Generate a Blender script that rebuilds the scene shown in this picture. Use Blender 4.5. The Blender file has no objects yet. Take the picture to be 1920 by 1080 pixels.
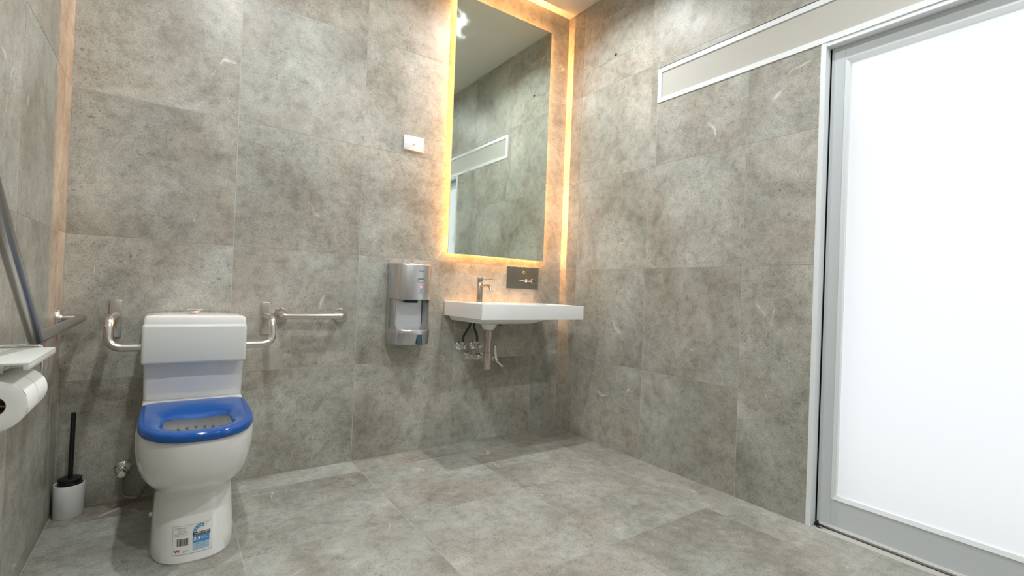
import bpy, bmesh, math, random
from mathutils import Vector, Matrix
random.seed(7)
sc = bpy.context.scene
COL = sc.collection
PI = math.pi

# ------------------------------------------------------------------ camera
cam_d = bpy.data.cameras.new('camera')
cam = bpy.data.objects.new('camera', cam_d); COL.objects.link(cam)
cam_d.sensor_width = 36.0
cam_d.lens = 905.83 / 1920 * 36.0
cam_d.clip_start = 0.02
_a, _b, _c = [math.radians(v) for v in (35.0966, 0.41007, 2.20208)]
_F = Vector((math.sin(_a) * math.cos(_b), math.cos(_a) * math.cos(_b), math.sin(_b)))
_r = Vector((math.cos(_a), -math.sin(_a), 0)); _u = _r.cross(_F)
_R = _r * math.cos(_c) + _u * math.sin(_c); _U = _u * math.cos(_c) - _r * math.sin(_c)
cam.matrix_world = Matrix(((_R.x, _U.x, -_F.x, -2.28366), (_R.y, _U.y, -_F.y, -2.65468),
                           (_R.z, _U.z, -_F.z, 0.96156), (0, 0, 0, 1)))
sc.camera = cam

# ------------------------------------------------------------------ world, exposure
DAYLIGHT = 1.18            # even white daylight outside the frosted door
DOWNLIGHT_W = 14.6
LED_W = 12.5
sc.view_settings.view_transform = 'Standard'
sc.view_settings.look = 'None'
sc.view_settings.exposure = 0.0
sc.view_settings.gamma = 1.0
sc.view_settings.use_curve_mapping = False
w = bpy.data.worlds.new('world'); sc.world = w; w.use_nodes = True
w.node_tree.nodes['Background'].inputs[0].default_value = (0.975, 0.985, 1.0, 1)
w.node_tree.nodes['Background'].inputs[1].default_value = DAYLIGHT
sc.cycles.use_denoising = True
sc.cycles.max_bounces = 10
sc.cycles.diffuse_bounces = 5
sc.cycles.glossy_bounces = 6

# ------------------------------------------------------------------ materials
def M(name, color=(.8, .8, .8), rough=.5, metal=0.0, **kw):
    m = bpy.data.materials.new(name); m.use_nodes = True
    b = m.node_tree.nodes['Principled BSDF']
    b.inputs['Base Color'].default_value = (*color, 1)
    b.inputs['Roughness'].default_value = rough
    b.inputs['Metallic'].default_value = metal
    for k, v in kw.items():
        b.inputs[k].default_value = v
    return m

def nodes(m):
    nt = m.node_tree
    def N(t, **kw):
        n = nt.nodes.new(t)
        for k, v in kw.items():
            if k.startswith('i_'):
                n.inputs[int(k[2:])].default_value = v
            else: setattr(n, k, v)
        return n
    return nt, N, nt.links.new, nt.nodes['Principled BSDF']

def ramp(N, pts, interp='LINEAR'):
    r = N('ShaderNodeValToRGB'); cr = r.color_ramp; cr.interpolation = interp
    while len(cr.elements) < len(pts): cr.elements.new(0.5)
    for e, (p, c) in zip(cr.elements, pts):
        e.position = p; e.color = (*c, 1) if len(c) == 3 else c
    return r

def mix(nt, N, L, a, b, fac, mode='MIX'):
    m = N('ShaderNodeMix', data_type='RGBA', blend_type=mode)
    for s, v in ((0, fac), (6, a), (7, b)):
        if hasattr(v, 'links') or isinstance(v, bpy.types.NodeSocket): L(v, m.inputs[s])
        else: m.inputs[s].default_value = v if s == 0 else (*v, 1)
    return m.outputs[2]

def tile_material(name, tint, rough=.42):
    m = M(name, rough=rough, **{'Specular IOR Level': .55})
    nt, N, L, B = nodes(m)
    tc = N('ShaderNodeTexCoord'); oi = N('ShaderNodeObjectInfo')
    wn = N('ShaderNodeTexWhiteNoise', noise_dimensions='1D'); L(oi.outputs['Random'], wn.inputs['W'])
    sc_ = N('ShaderNodeVectorMath', operation='SCALE'); L(wn.outputs['Color'], sc_.inputs[0]); sc_.inputs['Scale'].default_value = 40
    ad = N('ShaderNodeVectorMath', operation='ADD'); L(tc.outputs['Object'], ad.inputs[0]); L(sc_.outputs[0], ad.inputs[1])
    P = ad.outputs[0]
    def noise(scale, detail, dist=0, rough_=.55, vec=P):
        n = N('ShaderNodeTexNoise'); L(vec, n.inputs['Vector'])
        n.inputs['Scale'].default_value = scale; n.inputs['Detail'].default_value = detail
        n.inputs['Distortion'].default_value = dist; n.inputs['Roughness'].default_value = rough_
        return n.outputs[0]
    big = ramp(N, [(.33, (.262, .243, .211)), (.45, (.350, .333, .298)), (.55, (.405, .393, .360)), (.67, (.480, .474, .444))])
    L(noise(2.6, 8, .35, .62), big.inputs[0])
    # cool / warm drift
    cw = ramp(N, [(.38, (.97, 1.0, 1.0)), (.62, (1.035, 1.0, .965))]); L(noise(1.9, 3, .4), cw.inputs[0])
    c1 = mix(nt, N, L, big.outputs[0], cw.outputs[0], 1.0, 'MULTIPLY')
    # mottling
    md = ramp(N, [(.33, (.73, .73, .72)), (.5, (1, 1, 1)), (.68, (1.17, 1.17, 1.16))]); L(noise(21, 9, .2, .72), md.inputs[0])
    c2 = mix(nt, N, L, c1, md.outputs[0], 1.0, 'MULTIPLY')
    # fine sandy grain
    gr = ramp(N, [(.30, (.66, .66, .65)), (.5, (1, 1, 1)), (.72, (1.20, 1.20, 1.19))]); L(noise(170, 4, 0, .7), gr.inputs[0])
    c3 = mix(nt, N, L, c2, gr.outputs[0], 1.0, 'MULTIPLY')
    # dark pits in clusters
    pit = ramp(N, [(.34, (1, 1, 1)), (.40, (0, 0, 0))]); L(noise(75, 3, .8, .6), pit.inputs[0])
    pm = ramp(N, [(.46, (0, 0, 0)), (.62, (1, 1, 1))]); L(noise(5, 4, .3), pm.inputs[0])
    pf = N('ShaderNodeMath', operation='MULTIPLY'); L(pit.outputs[0], pf.inputs[0]); L(pm.outputs[0], pf.inputs[1])
    pf2 = N('ShaderNodeMath', operation='MULTIPLY'); L(pf.outputs[0], pf2.inputs[0]); pf2.inputs[1].default_value = .7
    c4 = mix(nt, N, L, c3, (.13, .122, .10), pf2.outputs[0])
    # pale veins: thin iso-lines of a warped noise, kept only in patches
    vn = noise(1.9, 2.5, .5, .5)
    s1 = N('ShaderNodeMath', operation='SUBTRACT'); L(vn, s1.inputs[0]); s1.inputs[1].default_value = .5
    s2 = N('ShaderNodeMath', operation='ABSOLUTE'); L(s1.outputs[0], s2.inputs[0])
    vr = ramp(N, [(0.0, (1, 1, 1)), (.0018, (.8, .8, .8)), (.005, (0, 0, 0))]); L(s2.outputs[0], vr.inputs[0])
    vm = ramp(N, [(.585, (0, 0, 0)), (.66, (1, 1, 1))]); L(noise(4.6, 5, .5, .65), vm.inputs[0])
    vf = N('ShaderNodeMath', operation='MULTIPLY'); L(vr.outputs[0], vf.inputs[0]); L(vm.outputs[0], vf.inputs[1])
    c5 = mix(nt, N, L, c4, (.68, .66, .60), vf.outputs[0])
    # per tile tone
    mr = N('ShaderNodeMapRange'); L(wn.outputs['Value'], mr.inputs[0])
    mr.inputs[3].default_value = .95; mr.inputs[4].default_value = 1.05
    cc = N('ShaderNodeVectorMath', operation='SCALE'); L(c5, cc.inputs[0]); L(mr.outputs[0], cc.inputs['Scale'])
    tt = N('ShaderNodeVectorMath', operation='MULTIPLY'); L(cc.outputs[0], tt.inputs[0]); tt.inputs[1].default_value = tint
    L(tt.outputs[0], B.inputs['Base Color'])
    rr = N('ShaderNodeMapRange'); L(noise(11, 5), rr.inputs[0]); rr.inputs[3].default_value = rough - .1; rr.inputs[4].default_value = rough + .12
    L(rr.outputs[0], B.inputs['Roughness'])
    bp = N('ShaderNodeBump'); bp.inputs['Strength'].default_value = .22; bp.inputs['Distance'].default_value = .0012
    L(noise(60, 6, .2, .7), bp.inputs['Height']); L(bp.outputs[0], B.inputs['Normal'])
    return m

def brushed(name, color, rough, scale=(1, 1, 60)):
    m = M(name, color, rough, 1.0)
    nt, N, L, B = nodes(m)
    tc = N('ShaderNodeTexCoord'); mp = N('ShaderNodeMapping'); mp.inputs['Scale'].default_value = scale
    L(tc.outputs['Object'], mp.inputs[0])
    n = N('ShaderNodeTexNoise'); n.inputs['Scale'].default_value = 14; n.inputs['Detail'].default_value = 5
    L(mp.outputs[0], n.inputs['Vector'])
    mr = N('ShaderNodeMapRange'); L(n.outputs[0], mr.inputs[0]); mr.inputs[3].default_value = rough - .07; mr.inputs[4].default_value = rough + .09
    L(mr.outputs[0], B.inputs['Roughness'])
    return m

MT = {}
MT['tile_wall'] = tile_material('stone_tile_wall', (1.035, 1.045, 1.03))
MT['tile_floor'] = tile_material('stone_tile_floor', (.93, .945, .945), .45)
MT['grout'] = M('pale_grout', (.54, .53, .49), .85)
MT['paint'] = M('ceiling_paint', (.76, .75, .72), .8)
MT['plaster'] = M('plaster', (.62, .60, .56), .8)
MT['alu_white'] = M('powder_coat_white', (.83, .87, .90), .32)
MT['alu_grey'] = M('powder_coat_grey_white', (.64, .68, .71), .38)
MT['panel_white'] = M('painted_panel', (.62, .62, .605), .5)
MT['dark'] = M('dark_gap', (.012, .012, .012), .6)
MT['ceramic'] = M('white_ceramic', (.82, .825, .82), .09)
MT['ceramic'].node_tree.nodes['Principled BSDF'].inputs['Coat Weight'].default_value = .3
MT['plastic_grey'] = M('backrest_plastic', (.70, .715, .69), .38)
MT['blue'] = M('blue_seat_plastic', (.006, .085, .36), .11)
MT['chrome'] = M('chrome', (.80, .79, .77), .07, 1.0)
MT['steel'] = M('satin_steel', (.66, .635, .60), .24, 1.0)
MT['steel_darker'] = M('darker_satin_steel', (.44, .425, .40), .31, 1.0)  # satin steel in a darker, slightly rougher tone for the long rail
MT['steel_dark'] = brushed('brushed_steel_plate', (.40, .38, .345), .22, (1, 60, 60))
MT['nickel'] = brushed('brushed_nickel', (.56, .50, .44), .22, (40, 40, 1))
MT['silver'] = M('silver_plastic', (.58, .575, .59), .27, .95)
MT['silver_light'] = M('light_silver_plastic', (.72, .74, .76), .35, .35)
MT['black'] = M('black_plastic', (.006, .006, .006), .4)
MT['rubber_grey'] = M('braided_hose', (.30, .29, .27), .45, .6)
MT['hose_dark'] = M('dark_hose', (.06, .06, .055), .45, .5)
MT['paper'] = M('toilet_paper', (.86, .86, .85), .95)
MT['card'] = M('cardboard_core', (.28, .19, .11), .9)
MT['switch'] = M('white_switch_plastic', (.88, .88, .88), .28)
MT['brass'] = M('brass', (.85, .58, .20), .15, 1.0)
MT['teal'] = M('teal_window', (.012, .07, .10), .12)
MT['sticker'] = M('sticker_paper', (.80, .80, .77), .45)
MT['ink'] = M('black_ink', (.03, .03, .03), .5)
MT['ink_grey'] = M('grey_ink', (.22, .22, .22), .5)
MT['ink_red'] = M('red_ink', (.45, .03, .02), .5)
MT['lab_blue'] = M('label_blue', (.07, .27, .52), .5)
MT['lab_light'] = M('label_light_blue', (.36, .55, .68), .5)
MT['ink_white'] = M('white_ink', (.9, .9, .9), .5)
MT['water'] = M('water', (.55, .58, .58), .02, 0, **{'Transmission Weight': .6, 'IOR': 1.33})
MT['led_red'] = M('red_indicator', (.9, .15, .08), .4, 0, **{'Emission Color': (1, .16, .08, 1), 'Emission Strength': 2.5})
MT['led'] = M('warm_led', (1, .7, .35), .5, 0, **{'Emission Color': (1, .50, .16, 1), 'Emission Strength': 12})
MT['lamp'] = M('downlight_diffuser', (1, 1, 1), .5, 0, **{'Emission Color': (1, .98, .95, 1), 'Emission Strength': 60})

# mirror glass: slightly green silvering with faint smears
MT['mirror'] = M('mirror_silver', (.78, .855, .79), .015, 1.0)
def _mirror():
    nt, N, L, B = nodes(MT['mirror'])
    tc = N('ShaderNodeTexCoord'); n = N('ShaderNodeTexNoise'); L(tc.outputs['Object'], n.inputs['Vector'])
    n.inputs['Scale'].default_value = 7; n.inputs['Detail'].default_value = 3; n.inputs['Distortion'].default_value = 1.2
    r = ramp(N, [(.42, (.012, .012, .012)), (.85, (.13, .13, .13))]); L(n.outputs[0], r.inputs[0]); L(r.outputs[0], B.inputs['Roughness'])
_mirror()

# frosted glass: light from outside scatters through it
m = bpy.data.materials.new('frosted_glass'); m.use_nodes = True
nt = m.node_tree; nt.nodes.clear()
o_ = nt.nodes.new('ShaderNodeOutputMaterial'); mx = nt.nodes.new('ShaderNodeMixShader')
tr = nt.nodes.new('ShaderNodeBsdfTranslucent'); tr.inputs[0].default_value = (.93, .95, .96, 1)
gl = nt.nodes.new('ShaderNodeBsdfGlossy'); gl.inputs['Roughness'].default_value = .25
mx.inputs[0].default_value = .05
nt.links.new(tr.outputs[0], mx.inputs[1]); nt.links.new(gl.outputs[0], mx.inputs[2]); nt.links.new(mx.outputs[0], o_.inputs[0])
MT['frost'] = m

# ------------------------------------------------------------------ mesh helpers
WL = {}
def wloc(o): return WL.get(o.name, Vector((0, 0, 0))) if o else Vector((0, 0, 0))

def obj(name, bm, mat, parent=None, smooth=False, kind=None, label=None, origin=None, split=None):
    """bm is in world coordinates; links it as one mesh object."""
    base = wloc(parent)
    if origin is None: origin = base
    origin = Vector(origin)
    bmesh.ops.remove_doubles(bm, verts=bm.verts, dist=1e-6)
    bmesh.ops.recalc_face_normals(bm, faces=bm.faces)
    me = bpy.data.meshes.new(name)
    bmesh.ops.translate(bm, verts=bm.verts, vec=-origin)
    bm.to_mesh(me); bm.free()
    me.materials.append(MT[mat] if isinstance(mat, str) else mat)
    if smooth:
        for p in me.polygons: p.use_smooth = True
        me.set_sharp_from_angle(angle=math.radians(38 if smooth is True else smooth))
    o = bpy.data.objects.new(name, me); COL.objects.link(o)
    if parent: o.parent = parent
    o.location = origin - base
    WL[o.name] = origin
    if kind: o['kind'] = kind
    if label: o['label'] = label
    return o

def thing(name, label, cat, loc, group=None):
    o = bpy.data.objects.new(name, None); COL.objects.link(o)
    o.location = loc; o.empty_display_size = .05
    WL[o.name] = Vector(loc)
    o['label'] = label; o['category'] = cat
    if group: o['group'] = group
    return o

def tag(o, label, cat, group=None):
    o['label'] = label; o['category'] = cat
    if group: o['group'] = group
    return o

def box(bm, x0, x1, y0, y1, z0, z1, bev=0, seg=2):
    t = bmesh.new()
    r = bmesh.ops.create_cube(t, size=1)
    for v in t.verts:
        v.co = Vector(((x0 + x1) / 2 + v.co.x * (x1 - x0), (y0 + y1) / 2 + v.co.y * (y1 - y0), (z0 + z1) / 2 + v.co.z * (z1 - z0)))
    if bev: bmesh.ops.bevel(t, geom=t.edges[:], offset=bev, segments=seg, affect='EDGES', profile=.5)
    merge(bm, t)
    return bm

def merge(bm, t):
    me = bpy.data.meshes.new('tmp'); t.to_mesh(me); t.free(); bm.from_mesh(me); bpy.data.meshes.remove(me)

def loft(bm, rings, cap0=True, cap1=True, close=True):
    vs = [[bm.verts.new(p) for p in r] for r in rings]
    n = len(rings[0])
    for a, b in zip(vs, vs[1:]):
        for i in range(n if close else n - 1):
            j = (i + 1) % n
            try: bm.faces.new((a[i], a[j], b[j], b[i]))
            except ValueError: pass
    if cap0: bm.faces.new(vs[0][::-1])
    if cap1: bm.faces.new(vs[-1])
    return bm

def circ(c, ax, r, n=28, ph=0):
    """ring of n points about centre c, normal ax"""
    ax = Vector(ax).normalized(); c = Vector(c)
    t = Vector((0, 0, 1)) if abs(ax.z) < .9 else Vector((1, 0, 0))
    u = ax.cross(t).normalized(); v = ax.cross(u)
    return [c + (u * math.cos(2 * PI * i / n + ph) + v * math.sin(2 * PI * i / n + ph)) * r for i in range(n)]

def lathe(bm, base, ax, prof, n=28, cap0=True, cap1=True):
    """prof: (distance along axis, radius)"""
    base = Vector(base); ax = Vector(ax).normalized()
    return loft(bm, [circ(base + ax * d, ax, max(r, 1e-4), n) for d, r in prof], cap0, cap1)

def fillet(pts, rad, n=8):
    pts = [Vector(p) for p in pts]
    if not isinstance(rad, (list, tuple)): rad = [rad] * (len(pts) - 2)
    out = [pts[0]]
    for i in range(1, len(pts) - 1):
        a, b, c = pts[i - 1], pts[i], pts[i + 1]; r = rad[i - 1]
        d1 = (a - b).normalized(); d2 = (c - b).normalized()
        ang = d1.angle(d2)
        if r <= 0: out.append(b); continue
        t = min(r / math.tan(ang / 2), (a - b).length * .49 if i > 1 else (a - b).length * .98, (c - b).length * .49 if i < len(pts) - 2 else (c - b).length * .98)
        p0 = b + d1 * t; p1 = b + d2 * t
        for k in range(n + 1):
            s = k / n
            out.append(p0 * (1 - s) ** 2 + b * 2 * s * (1 - s) + p1 * s * s)
    out.append(pts[-1])
    return out

def tube(bm, pts, r, n=16, caps=True, radii=None):
    pts = [Vector(p) for p in pts]
    T = []
    for i in range(len(pts)):
        d1 = (pts[i] - pts[i - 1]).normalized() if i else (pts[1] - pts[0]).normalized()
        d2 = (pts[i + 1] - pts[i]).normalized() if i < len(pts) - 1 else d1
        T.append((d1 + d2).normalized())
    up = Vector((0, 0, 1)) if abs(T[0].z) < .9 else Vector((1, 0, 0))
    u = T[0].cross(up).normalized()
    rings = []
    for i, p in enumerate(pts):
        u = (u - T[i] * u.dot(T[i])).normalized(); v = T[i].cross(u)
        k = 1.0
        if 0 < i < len(pts) - 1:
            d1 = (pts[i] - pts[i - 1]).normalized(); d2 = (pts[i + 1] - pts[i]).normalized()
            h = d1.angle(d2) / 2
            if h > .2:      # mitre: stretch across the bend
                nrm = (d2 - d1).normalized(); k = 1 / math.cos(h)
                ring = []
                for q in range(n):
                    o = (u * math.cos(2 * PI * q / n) + v * math.sin(2 * PI * q / n)) * r
                    o = o + nrm * o.dot(nrm) * (k - 1)
                    ring.append(p + o)
                rings.append(ring); continue
        rr = radii[i] if radii else r
        rings.append([p + (u * math.cos(2 * PI * q / n) + v * math.sin(2 * PI * q / n)) * rr for q in range(n)])
    return loft(bm, rings, caps, caps)

# ------------------------------------------------------------------ room
XL, CEIL, YF = -2.647, 2.945, -3.06     # left wall, ceiling, wall behind the camera
G = 0.0009                              # joint depth behind the tile faces
H = [0.0, 0.528, 1.128, 1.728, 2.328, CEIL]
DOOR_Y0, DOOR_Y1, DOOR_H = -1.708, -2.86, 2.075

wall_back = obj('wall_back', box(bmesh.new(), XL - .12, .12, G, .12, -.05, CEIL + .05), 'grout', kind='structure')
wall_left = obj('wall_left', box(bmesh.new(), XL - .12, XL - G, YF - .12, .0, -.05, CEIL + .05), 'grout', kind='structure')
wall_front = obj('wall_front', box(bmesh.new(), XL - .12, .12, YF - .12, YF - G, -.05, CEIL + .05), 'grout', kind='structure')
bm = bmesh.new()
box(bm, G, .12, -1.690, 0, -.05, CEIL + .05)
box(bm, G, .12, YF, DOOR_Y1 - .02, -.05, CEIL + .05)
box(bm, G, .12, DOOR_Y1 - .02, -1.690, DOOR_H + .02, CEIL + .05)
wall_right = obj('wall_right', bm, 'grout', kind='structure')
bm = bmesh.new(); box(bm, XL - .12, .6, YF - .12, .12, -.06, -G)
floor = obj('floor', bm, 'grout', kind='structure')
ceiling = obj('ceiling', box(bmesh.new(), XL - .12, .12, YF - .12, .12, CEIL, CEIL + .08), 'paint', kind='structure')

JG = .0014   # half joint
_tile_cache = {}
def add_tile(parent, plane, u0, u1, v0, v1, mat):
    """plane: 'back' (u=x v=z), 'front', 'right' (u=y v=z), 'left', 'floor' (u=x v=y)"""
    du, dv = round(u1 - u0 - 2 * JG, 4), round(v1 - v0 - 2 * JG, 4)
    if du < .004 or dv < .004: return
    key = (plane, du, dv)
    T = G - .0001
    if key not in _tile_cache:
        bm = bmesh.new()
        if plane == 'back': box(bm, -du / 2, du / 2, 0, T, -dv / 2, dv / 2)
        elif plane == 'front': box(bm, -du / 2, du / 2, -T, 0, -dv / 2, dv / 2)
        elif plane == 'right': box(bm, 0, T, -du / 2, du / 2, -dv / 2, dv / 2)
        elif plane == 'left': box(bm, -T, 0, -du / 2, du / 2, -dv / 2, dv / 2)
        else: box(bm, -du / 2, du / 2, -dv / 2, dv / 2, -T, 0)
        me = bpy.data.meshes.new('tile'); bm.to_mesh(me); bm.free(); me.materials.append(MT[mat]); _tile_cache[key] = me
    o = bpy.data.objects.new('tile', _tile_cache[key]); COL.objects.link(o); o.parent = parent
    uc, vc = (u0 + u1) / 2, (v0 + v1) / 2
    o.location = {'back': (uc, 0, vc), 'front': (uc, YF, vc), 'right': (0, uc, vc), 'left': (XL, uc, vc), 'floor': (uc, vc, 0)}[plane]

XJ = [XL, -2.052, -1.451, -.846, -.236, 0]
YJ = [0, -.17, -.767, -1.362, -1.96, -2.56, YF]
YJL = [0, -.14, -.742, -1.34, -1.94, -2.54, YF]
for a, b in zip(XJ, XJ[1:]):
    for c, d in zip(H, H[1:]):
        add_tile(wall_back, 'back', a, b, c, d, 'tile_wall')
        add_tile(wall_front, 'front', a, b, c, d, 'tile_wall')
for a, b in zip(YJL, YJL[1:]):
    for c, d in zip(H, H[1:]): add_tile(wall_left, 'left', b, a, c, d, 'tile_wall')
for a, b in zip(XJ, XJ[1:]):
    for c, d in zip(YJ, YJ[1:]): add_tile(floor, 'floor', a, b, d, c, 'tile_floor')
# right wall: cut around the door and the track cover above it
PZ0, PZ1, PY0 = 2.092, 2.292, -.814
for a, b in zip(YJ, YJ[1:]):
    for c, d in zip(H, H[1:]):
        if d <= 1.728 + 1e-6:
            if b < DOOR_Y1 and a > -1.69: pass
            if a > -1.688: add_tile(wall_right, 'right', max(b, -1.688), a, c, d, 'tile_wall')
            if b < DOOR_Y1 - .02: add_tile(wall_right, 'right', b, min(a, DOOR_Y1 - .02), c, d, 'tile_wall')
        elif c < 2:      # row 1.728 - 2.328: the cover crosses it
            y_hi = a
            if b >= PY0: add_tile(wall_right, 'right', b, a, c, d, 'tile_wall'); continue
            if a > PY0: # tile that meets the end of the cover: left piece full height
                add_tile(wall_right, 'right', PY0 + JG, a, c, d, 'tile_wall'); y_hi = PY0
            lo = max(b, -1.688)
            if y_hi > -1.688: add_tile(wall_right, 'right', lo, y_hi, c, PZ0, 'tile_wall')
            add_tile(wall_right, 'right', b, y_hi, PZ1 + .004, d, 'tile_wall')
        else:
            add_tile(wall_right, 'right', b, a, c, d, 'tile_wall')

# tiled access hatch high on the right wall
t = thing('access_hatch', 'small square tiled access hatch flush in the wall near the ceiling', 'hatch', (0, -.46, 2.494))
bm = bmesh.new(); box(bm, -.0012, .0002, -.607, -.318, 2.494, 2.783)
hp = obj('hatch_panel', bm, 'tile_wall', t)
bm = bmesh.new()
for y0, y1, z0, z1 in ((-.609, -.607, 2.492, 2.785), (-.318, -.316, 2.492, 2.785), (-.607, -.318, 2.492, 2.494), (-.607, -.318, 2.783, 2.785)):
    box(bm, -.0016, .0004, y0, y1, z0, z1)
obj('hatch_edge', bm, 'grout', t)
bm = bmesh.new(); lathe(bm, (-.0012, -.469, 2.512), (-1, 0, 0), [(0, .009), (.002, .009), (.003, .006)], 16)
bm2 = obj('latch', bm, 'ink', t)

# ------------------------------------------------------------------ door
trim = obj('trim_1', (lambda bm: (box(bm, -.003, .042, DOOR_Y0, -1.690, 0, DOOR_H + .02, .001, 1),
                                   box(bm, -.001, .0, -1.690, -1.6865, 0, DOOR_H + .02))[0])(bmesh.new()),
           'alu_white', kind='structure')
door = obj('door_1', (lambda bm: box(bm, .045, .085, -1.765, -1.7125, .018, 2.13, .001, 1))(bmesh.new()), 'alu_grey', kind='structure')
door['label'] = 'white framed sliding door with a backlit frosted glass pane'
LE = DOOR_Y1 - .03
obj('stile', box(bmesh.new(), .045, .085, LE, LE + .055, .018, 2.13, .001, 1), 'alu_grey', door)
obj('bottom_rail', box(bmesh.new(), .0455, .0845, LE + .055, -1.7652, .018, .133, .0008, 1), 'alu_grey', door)
obj('top_rail', box(bmesh.new(), .0455, .0845, LE + .055, -1.7652, 2.012, 2.13, .0008, 1), 'alu_grey', door)
def bead(name, p0, p1, q0, q1):
    """sloped glazing bead between the leaf face edge p and the glass edge q"""
    bm = bmesh.new()
    P0, P1, Q0, Q1 = [Vector(v) for v in (p0, p1, q0, q1)]
    off = Vector((.018, 0, 0))
    rings = [[P0 - Vector((.002, 0, 0)), Q0 * 1.0 - Vector((.003, 0, 0)) , Q0 + off, P0 + off], [P1 - Vector((.002, 0, 0)), Q1 - Vector((.003, 0, 0)), Q1 + off, P1 + off]]
    loft(bm, rings)
    return obj(name, bm, 'alu_white', door)
y0, y1, z0, z1 = -1.766, LE + .056, .132, 2.013      # outer bead rectangle
Y0, Y1, Z0, Z1 = -1.781, LE + .071, .148, 1.997      # glass opening
xf, xg = .044, .052
bead('glazing_bead', (xf, y0, z0), (xf, y0, z1), (xg, Y0, Z0), (xg, Y0, Z1))
bead('glazing_bead', (xf, y1, z0), (xf, y1, z1), (xg, Y1, Z0), (xg, Y1, Z1))
bead('glazing_bead', (xf, y0, z0), (xf, y1, z0), (xg, Y0, Z0), (xg, Y1, Z0))
bead('glazing_bead', (xf, y0, z1), (xf, y1, z1), (xg, Y0, Z1), (xg, Y1, Z1))
bm = bmesh.new()
v = [bm.verts.new(p) for p in ((.066, Y0 + .01, Z0 - .01), (.066, Y1 - .01, Z0 - .01), (.066, Y1 - .01, Z1 + .01), (.066, Y0 + .01, Z1 + .01))]
bm.faces.new(v)
obj('frosted_pane', bm, 'frost', door, label='frosted glass pane glowing with daylight')
obj('gap_light_strip', box(bmesh.new(), .0435, .0475, LE, -1.722, .009, .019), 'switch', door, label='white strip standing for light under the leaf')  # white strip stands in for daylight showing through the gap below the leaf
# floor guide and threshold slot
t2 = obj('trim_2', box(bmesh.new(), .041, .047, DOOR_Y1, -1.712, -.0005, .0006), 'dark', kind='structure')
t = obj('door_guide', (lambda bm: (box(bm, .030, .046, -1.722, -1.7095, 0, .012, .001, 1), box(bm, .020, .026, -1.742, -1.722, 0, .002))[0])(bmesh.new()), 'black')
tag(t, 'small black floor guide at the foot of the sliding door jamb', 'door guide')
# far jamb, head lining
obj('trim_3', (lambda bm: (box(bm, -.003, .042, DOOR_Y1 - .02, DOOR_Y1, 0, DOOR_H + .02),
                            box(bm, .0, .044, DOOR_Y1, DOOR_Y0, DOOR_H, DOOR_H + .018))[0])(bmesh.new()), 'alu_white', kind='structure')
obj('trim_4', box(bmesh.new(), .09, .12, DOOR_Y1, DOOR_Y0 + .018, DOOR_H - .02, DOOR_H + .04), 'alu_grey', kind='structure')
# back of the cavity so no daylight leaks past the leaf edge
obj('trim_5', (lambda bm: (box(bm, .088, .12, -1.745, -1.690, 0, DOOR_H + .02), box(bm, .088, .12, DOOR_Y1 - .02, DOOR_Y1 + .02, 0, DOOR_H))[0])(bmesh.new()), 'dark', kind='structure')
# long white track cover above the door
PE = -3.0
fw = .026
cover = thing('track_cover', 'long white framed cover panel over the sliding door track', 'cover panel', (0, (PY0 + PE) / 2, PZ0))
obj('recessed_panel', box(bmesh.new(), .001, .006, PE + fw, PY0 - fw, PZ0 + fw, PZ1 - fw), 'panel_white', cover)
obj('frame_bar', box(bmesh.new(), -.005, .006, PE, PY0, PZ1 - fw, PZ1, .001, 1), 'alu_white', cover)
obj('frame_bar', box(bmesh.new(), -.005, .006, PE, PY0, PZ0, PZ0 + fw, .001, 1), 'alu_white', cover)
obj('frame_bar', box(bmesh.new(), -.005, .006, PY0 - fw, PY0, PZ0 + fw, PZ1 - fw, .001, 1), 'alu_white', cover)
obj('frame_bar', box(bmesh.new(), -.005, .006, PE, PE + fw, PZ0 + fw, PZ1 - fw, .001, 1), 'alu_white', cover)
obj('shadow_gap', box(bmesh.new(), -.0008, .002, PE, PY0, PZ1, PZ1 + .006), 'dark', cover)

# ------------------------------------------------------------------ downlights
def downlight(x, y, label, k=1.0, spread=174):
    t = thing('downlight', label, 'ceiling light', (x, y, CEIL - .012), 'round recessed ceiling downlights')
    bm = bmesh.new(); lathe(bm, (x, y, CEIL), (0, 0, -1), [(0, .052), (.004, .052), (.006, .047), (.005, .04), (0, .038)], 36, False, False)
    obj('trim_ring', bm, 'alu_white', t, True)
    bm = bmesh.new(); lathe(bm, (x, y, CEIL), (0, 0, -1), [(-.0005, .038), (.002, .037)], 32)
    obj('diffuser', bm, 'lamp', t, True)
    L = bpy.data.lights.new('downlight_beam', 'AREA'); L.shape = 'DISK'; L.size = .06; L.energy = DOWNLIGHT_W * k
    L.color = (.955, .99, 1.0); L.spread = math.radians(spread)
    o = bpy.data.objects.new('downlight_beam', L); COL.objects.link(o); o.parent = t; o.location = (0, 0, .006)
downlight(-.62, -.61, 'round recessed ceiling downlight in front of the basin mirror', 1.05, 142)
downlight(-2.05, -.95, 'round recessed ceiling downlight above the toilet', 1.3)
downlight(-.74, -2.46, 'round recessed ceiling downlight nearest the sliding door', 1.1)
downlight(-1.95, -2.46, 'round recessed ceiling downlight behind the viewpoint', 1.1)

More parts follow.
